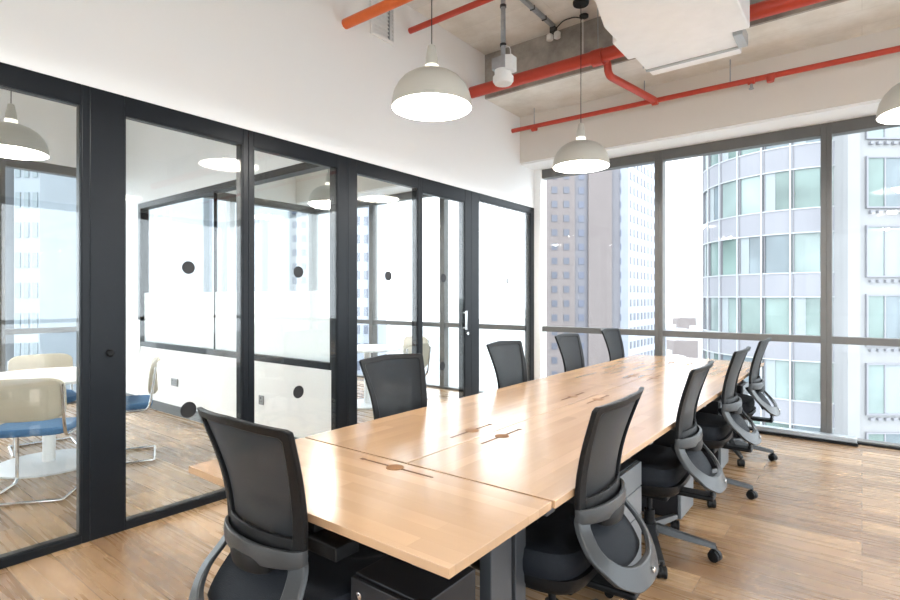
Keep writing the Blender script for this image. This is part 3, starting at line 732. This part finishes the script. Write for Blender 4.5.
# ------------------------------------------------------------------ the city outside
def flat(name, c, r=.7, n=.05, s=.4): return pmat(name, c, r, noise=n, nscale=s)
B = dict(brown=flat('tower_brown', (.17, .145, .14)), brown2=flat('tower_brown_grey', (.155, .15, .165)), pale=flat('tower_white', (.32, .34, .39)), win=pmat('tower_window', (.10, .105, .13), .3),
         winb=pmat('tower_window_blue', (.11, .12, .16), .3), white=flat('facade_white', (.265, .265, .268)), span=flat('spandrel_lilac', (.225, .225, .245)), mul=pmat('facade_mullion', (.34, .35, .36), .5),
         teal=pmat('teal_glass', (.135, .185, .17), .12, noise=.35, nscale=.35), teal2=pmat('pale_teal_glass', (.21, .26, .25), .12, noise=.3, nscale=.3), teal3=pmat('blue_glass', (.14, .17, .185), .12, noise=.35, nscale=.3),
         blu=flat('west_tower_blue', (.21, .235, .26)), grey=flat('west_tower_grey', (.25, .26, .275)), ground=flat('city_ground', (.33, .335, .33), n=.2, s=.05), low=flat('low_block', (.36, .36, .36)),
         blind=flat('blind_grey', (.25, .275, .285)), hill=flat('hill', (.33, .36, .35), n=.2, s=.02))
Fd = Vector((-math.sin(YAW), math.cos(YAW), 0)); Rd = Vector((math.cos(YAW), math.sin(YAW), 0))
def spot(px, d): return Fd * d + Rd * ((px - 450) / 532.0 * d)
ZG = -60.0
def facade(parent, o, u, wmat, cols, rows, cw, ch, gx, gz, x0, z0, name='window', lim=100, depth=.12):
    """windows on a wall starting at o running along unit u; copies share one mesh"""
    n = Vector((u.y, -u.x, 0)); me = None; cnt = 0; rest = MB()
    rot = math.atan2(u.y, u.x)
    cells = [(i, j) for j in range(rows) for i in range(cols)]
    cells.sort(key=lambda c: abs(z0 + c[1] * gz - 1.4))
    for (i, j) in cells:
        p = o + u * (x0 + i * gx); z = z0 + j * gz
        if cnt < lim:
            if me is None:
                w = MB().box((0, -depth, 0), (cw, .05, ch)).build(name, wmat, parent); me = w
            else:
                w = me.copy(); COL.objects.link(w); w.parent = parent
            w.location = (p.x, p.y, z); w.rotation_euler = (0, 0, rot); cnt += 1
        else:
            a = p - n * .05; b_ = p + n * depth
            q = [a, a + u * cw, b_ + u * cw, b_]
            rest.add([(v_.x, v_.y, z) for v_ in q] + [(v_.x, v_.y, z + ch) for v_ in q], [(0, 1, 2, 3), (4, 5, 6, 7), (0, 1, 5, 4), (1, 2, 6, 5), (2, 3, 7, 6), (3, 0, 4, 7)])
    if rest.v:
        r = rest.build('far_windows', wmat, parent); r['kind'] = 'stuff'
def slab(name, p0, p1, back, z0, z1, mat, parent):
    n = (p1 - p0).normalized(); n = Vector((-n.y, n.x, 0)) * back
    return MB().prism([(p0.x, p0.y), (p1.x, p1.y), (p1.x + n.x, p1.y + n.y), (p0.x + n.x, p0.y + n.y)], z0, z1).build(name, mat, parent)
# brown tower with a white flank
tw = empty('brown_tower', (0, 0, 0))
d0 = 120.0
A0 = spot(540, d0); A1 = spot(575, d0); A2 = spot(588.5, d0); A3 = spot(612, d0); A4 = spot(618.5, d0); A5 = spot(628, d0)
ua = Rd.copy()
slab('wall', A0, A1, 20, ZG, 62, B['brown'], tw)
slab('wall', A1 - Fd * .0 + Fd * .6, A2 + Fd * .6, 20, ZG, 62, B['brown2'], tw)
slab('wall', A2, A3, 20, ZG, 62, B['brown'], tw)
slab('wall', A3 + Fd * .8, A5 + Fd * .8, 20, ZG, 62, B['brown2'], tw)
k = d0 / 532.0; rows = 20; gz = 3.2; z00 = 1.38 - 24.4
facade(tw, A0, ua, B['win'], 2, rows, 1.3, 1.5, 2.7, gz, 2.6, z00, lim=40)
facade(tw, A1 + Fd * .6, ua, B['winb'], 1, rows, 1.3, 1.5, 2, gz, .9, z00, lim=20)
facade(tw, A4 + Fd * .8, ua, B['winb'], 1, rows, 1.1, 1.5, 2, gz, .5, z00, lim=20)
tag(tw, 'brown grey office tower behind the left window bay', 'building')
wt = empty('white_tower', (0, 0, 0))
uw = (spot(668, 146) - A5).normalized()
B0 = A5 + uw * .0; B1 = B0 + uw * 30
slab('wall', B0 - Fd * .3, B1 - Fd * .3, 12, ZG, 60, B['pale'], wt)
facade(wt, B0 - Fd * .3, uw, B['win'], 11, rows, 1.35, 1.6, 2.62, gz, 1.0, z00 + .1, lim=100)
tag(wt, 'white tower flank with a regular grid of small windows, beside the brown tower', 'building')
# curved glass building
cg = empty('curved_glass_building', (0, 0, 0)); RC = 6.75; cc = spot(806, 38.6)
base_a = math.atan2(-cc.y, -cc.x) - math.radians(0)
dA = math.radians(14.0)
def arcp(a, r): return (cc.x + r * math.cos(a), cc.y + r * math.sin(a))
phis = [base_a + dA * (k + .5) for k in range(-8, 2)]   # columns; smaller angle = left on screen or right, set below
def arcband(mb, a0, a1, r0, r1, z0, z1, n=6):
    P = [arcp(a0 + (a1 - a0) * i / n, r1) for i in range(n + 1)] + [arcp(a1 + (a0 - a1) * i / n, r0) for i in range(n + 1)]
    mb.prism(P, z0, z1)
arcs = base_a + math.radians(30), base_a - math.radians(118)
FZ = [9.45 - 4.0 * k for k in range(-2, 6)]   # tops of window bands
gm = ['teal', 'teal2', 'teal3', 'teal', 'teal', 'teal2', 'teal3']
for fi, zt in enumerate(FZ):
    mb = MB(); arcband(mb, arcs[1], arcs[0], RC - .6, RC, zt - 4.0, zt - 2.5, 40); sp = mb.build('spandrel_band', B['span'], cg)
    rl_ = MB(); arcband(rl_, arcs[1], arcs[0], RC - .1, RC + .04, zt - 2.54, zt - 2.46, 40); arcband(rl_, arcs[1], arcs[0], RC - .1, RC + .04, zt - .04, zt + .04, 40)
    rl_.build('rail', B['mul'], cg)
    for c_ in range(-8, 2):
        a0 = base_a + dA * c_ + math.radians(7.0); a1 = a0 + dA
        mb = MB(); arcband(mb, a0 + .012, a1 - .012, RC - .35, RC - .1, zt - 2.5, zt, 3)
        mb.build('window', B[gm[(c_ * 3 + fi * 5) % 7]], cg)
        if (c_ + fi) % 3 == 0:
            mb = MB(); arcband(mb, a0 + .03, a0 + .12, RC - .1, RC - .06, zt - 2.5, zt, 2); mb.build('curtain', B['blind'], cg)
for c_ in range(-8, 3):
    a0 = base_a + dA * c_ + math.radians(7.0)
    mb = MB(); arcband(mb, a0 - .008, a0 + .008, RC - .1, RC + .06, ZG, 18, 1); mb.build('mullion', B['mul'], cg)
    mb = MB(); arcband(mb, a0 + .022, a0 + .030, RC - .1, RC + .02, ZG, 18, 1); mb.build('panel_joint', B['brown2'], cg)
mb = MB(); mb.prism([arcp(2 * PI * k / 40, RC - 1.0) for k in range(40)], ZG, 18).build('core', B['span'], cg)
tag(cg, 'curved glass office building with teal windows and lilac spandrel bands', 'building')
# white facade on the right
wf = empty('white_facade_building', (0, 0, 0)); dw = 31.3
P0 = spot(847, dw); P1 = spot(1180, dw)
slab('wall', P0, P1, 10, ZG, 24, B['white'], wf)
slab('pilaster', spot(848, dw - .3), spot(860, dw - .3), .4, ZG, 24, B['white'], wf)
px_m = dw / 532.0
for j in range(7):
    zt = 9.6 - 4.05 * (j - 1)
    for c_ in range(4):
        xo = 865 + c_ * 66
        o = spot(xo, dw)
        for m_ in range(3):
            p = o + Rd * (m_ * 1.02 + .15)
            w_ = MB().box((0, -.06, 0), (.92, .05, 2.85)).build('window', B[('teal2', 'blind', 'teal', 'teal3')[(m_ + j * 2 + c_) % 4]], wf); w_.location = (p.x, p.y, zt - 2.85); w_.rotation_euler = (0, 0, YAW)
        fr = MB().box((0, -.14, -2.95), (3.3, .0, -2.85)).box((0, -.14, 0), (3.3, 0, .1)).box((0, -.14, -2.85), (.1, 0, 0)).box((3.2, -.14, -2.85), (3.3, 0, 0))
        for m_ in (1, 2): fr.box((m_ * 1.06, -.12, -2.85), (m_ * 1.06 + .08, 0, 0))
        for m_ in range(7): fr.box((.2 + m_ * .45, -.2, -3.25), (.42 + m_ * .45, 0, -3.1))
        f2 = fr.build('window_surround', B['span'], wf); f2.location = (o.x, o.y, zt); f2.rotation_euler = (0, 0, YAW)
tag(wf, 'white concrete office building cut by the right edge of the photo', 'building')
# towers seen through the meeting rooms
def tower(px0, px1, d, mat, wm, z1, lab, cols, rows, gz=3.4):
    t = empty('city_tower', (0, 0, 0)); a = spot(px0, d); b_ = spot(px1, d); u = (b_ - a).normalized(); L_ = (b_ - a).length
    slab('wall', a, b_, 14, ZG, z1, mat, t)
    gx = L_ / cols
    facade(t, a, u, wm, cols, rows, gx * .55, 1.7, gx, gz, gx * .22, 1.4 - gz * (rows // 2 - 3), lim=60)
    return tag(t, lab, 'building', 'pale towers seen through the meeting rooms')
tower(14, 40, 60, B['blu'], B['teal3'], 60, 'pale blue tower seen through the leftmost glass, left one', 3, 14)
tower(47, 60, 75, B['grey'], B['winb'], 60, 'slim pale tower in the middle of the leftmost glass', 2, 14)
tower(70, 102, 100, B['grey'], B['winb'], 60, 'grey ribbed tower at the right side of the leftmost glass', 4, 14)
tower(148, 172, 90, B['blu'], B['teal3'], 60, 'greenish gridded tower seen above the frosted divider, left of the black dot', 3, 18)
tower(182, 204, 110, B['pale'], B['winb'], 70, 'pale white tower behind the upper black dot of the wide panel', 3, 20)
tower(226, 262, 80, B['blu'], B['win'], 60, 'blue grey tower behind the narrow partition mullion', 4, 16)
tower(104, 140, 120, B['grey'], B['winb'], 50, 'distant grey tower hidden mostly by the wide dark post', 4, 20)
tower(205, 224, 140, B['blu'], B['winb'], 64, 'distant blue tower just left of the narrow partition mullion', 3, 24)
tower(272, 318, 130, B['grey'], B['winb'], 66, 'wide grey tower above the frosted divider, right of the narrow mullion', 5, 24)
tower(-90, -20, 70, B['grey'], B['winb'], 60, 'pale tower left of the photo edge', 5, 14)
tower(346, 378, 100, B['pale'], B['winb'], 60, 'faint pale tower behind the second meeting room', 4, 20)
# ground, low blocks, hills; distance haze is put into the pale colours
tag(MB().box((-900, -500, ZG - 1), (900, 1400, ZG)).build('city_ground', B['ground']), 'pale city ground far below the windows', 'ground', kind='structure')
blk = [(671, 150, 'low', 16, 'nearest low grey block left of the curved building'), (684, 205, 'pale', 20, 'grey low block just left of the curved building'), (693, 262, 'pale', 26, 'pale block half hidden by the curved building'),
       (668, 290, 'low', 30, 'flat grey block in the haze right of the white tower flank'), (682, 345, 'brown', 34, 'brownish block in the middle of the haze'), (673, 410, 'pale', 38, 'tiny pale block in the far haze on the left'),
       (694, 430, 'low', 36, 'tiny grey block in the far haze beside the curved building'), (684, 520, 'brown', 42, 'farthest brownish block just under the horizon')]
for (px, d, mt_, h_, lab) in blk:
    w_ = 6 + d * .006
    p = spot(px, d); b_ = empty('city_block', (p.x, p.y, ZG)); b_.rotation_euler = (0, 0, YAW + (d % 7) * .03)
    MB().box((-w_, -w_ * .6, 0), (w_, w_ * .6, h_)).build('wall', B[mt_], b_)
    MB().box((-w_ * .3, -w_ * .2, h_), (w_ * .2, w_ * .3, h_ + 3)).build('roof_house', B['low'], b_)
    tag(b_, lab, 'building', 'low city blocks in the haze')
hl = MB(); pts_ = []
for k in range(41):
    pts_.append((-600 + k * 30 + 300, 40 + 14 * math.sin(k * .5) + 7 * math.sin(k * 1.3)))
hl.prism([(x, z) for x, z in [(pts_[0][0], -2)] + pts_ + [(pts_[-1][0], -2)]], 1180, 1300, axis='y')
h_ = hl.build('hill', B['hill']); h_.location = (0, 0, ZG); tag(h_, 'low hazy hills on the horizon', 'hill', kind='structure')
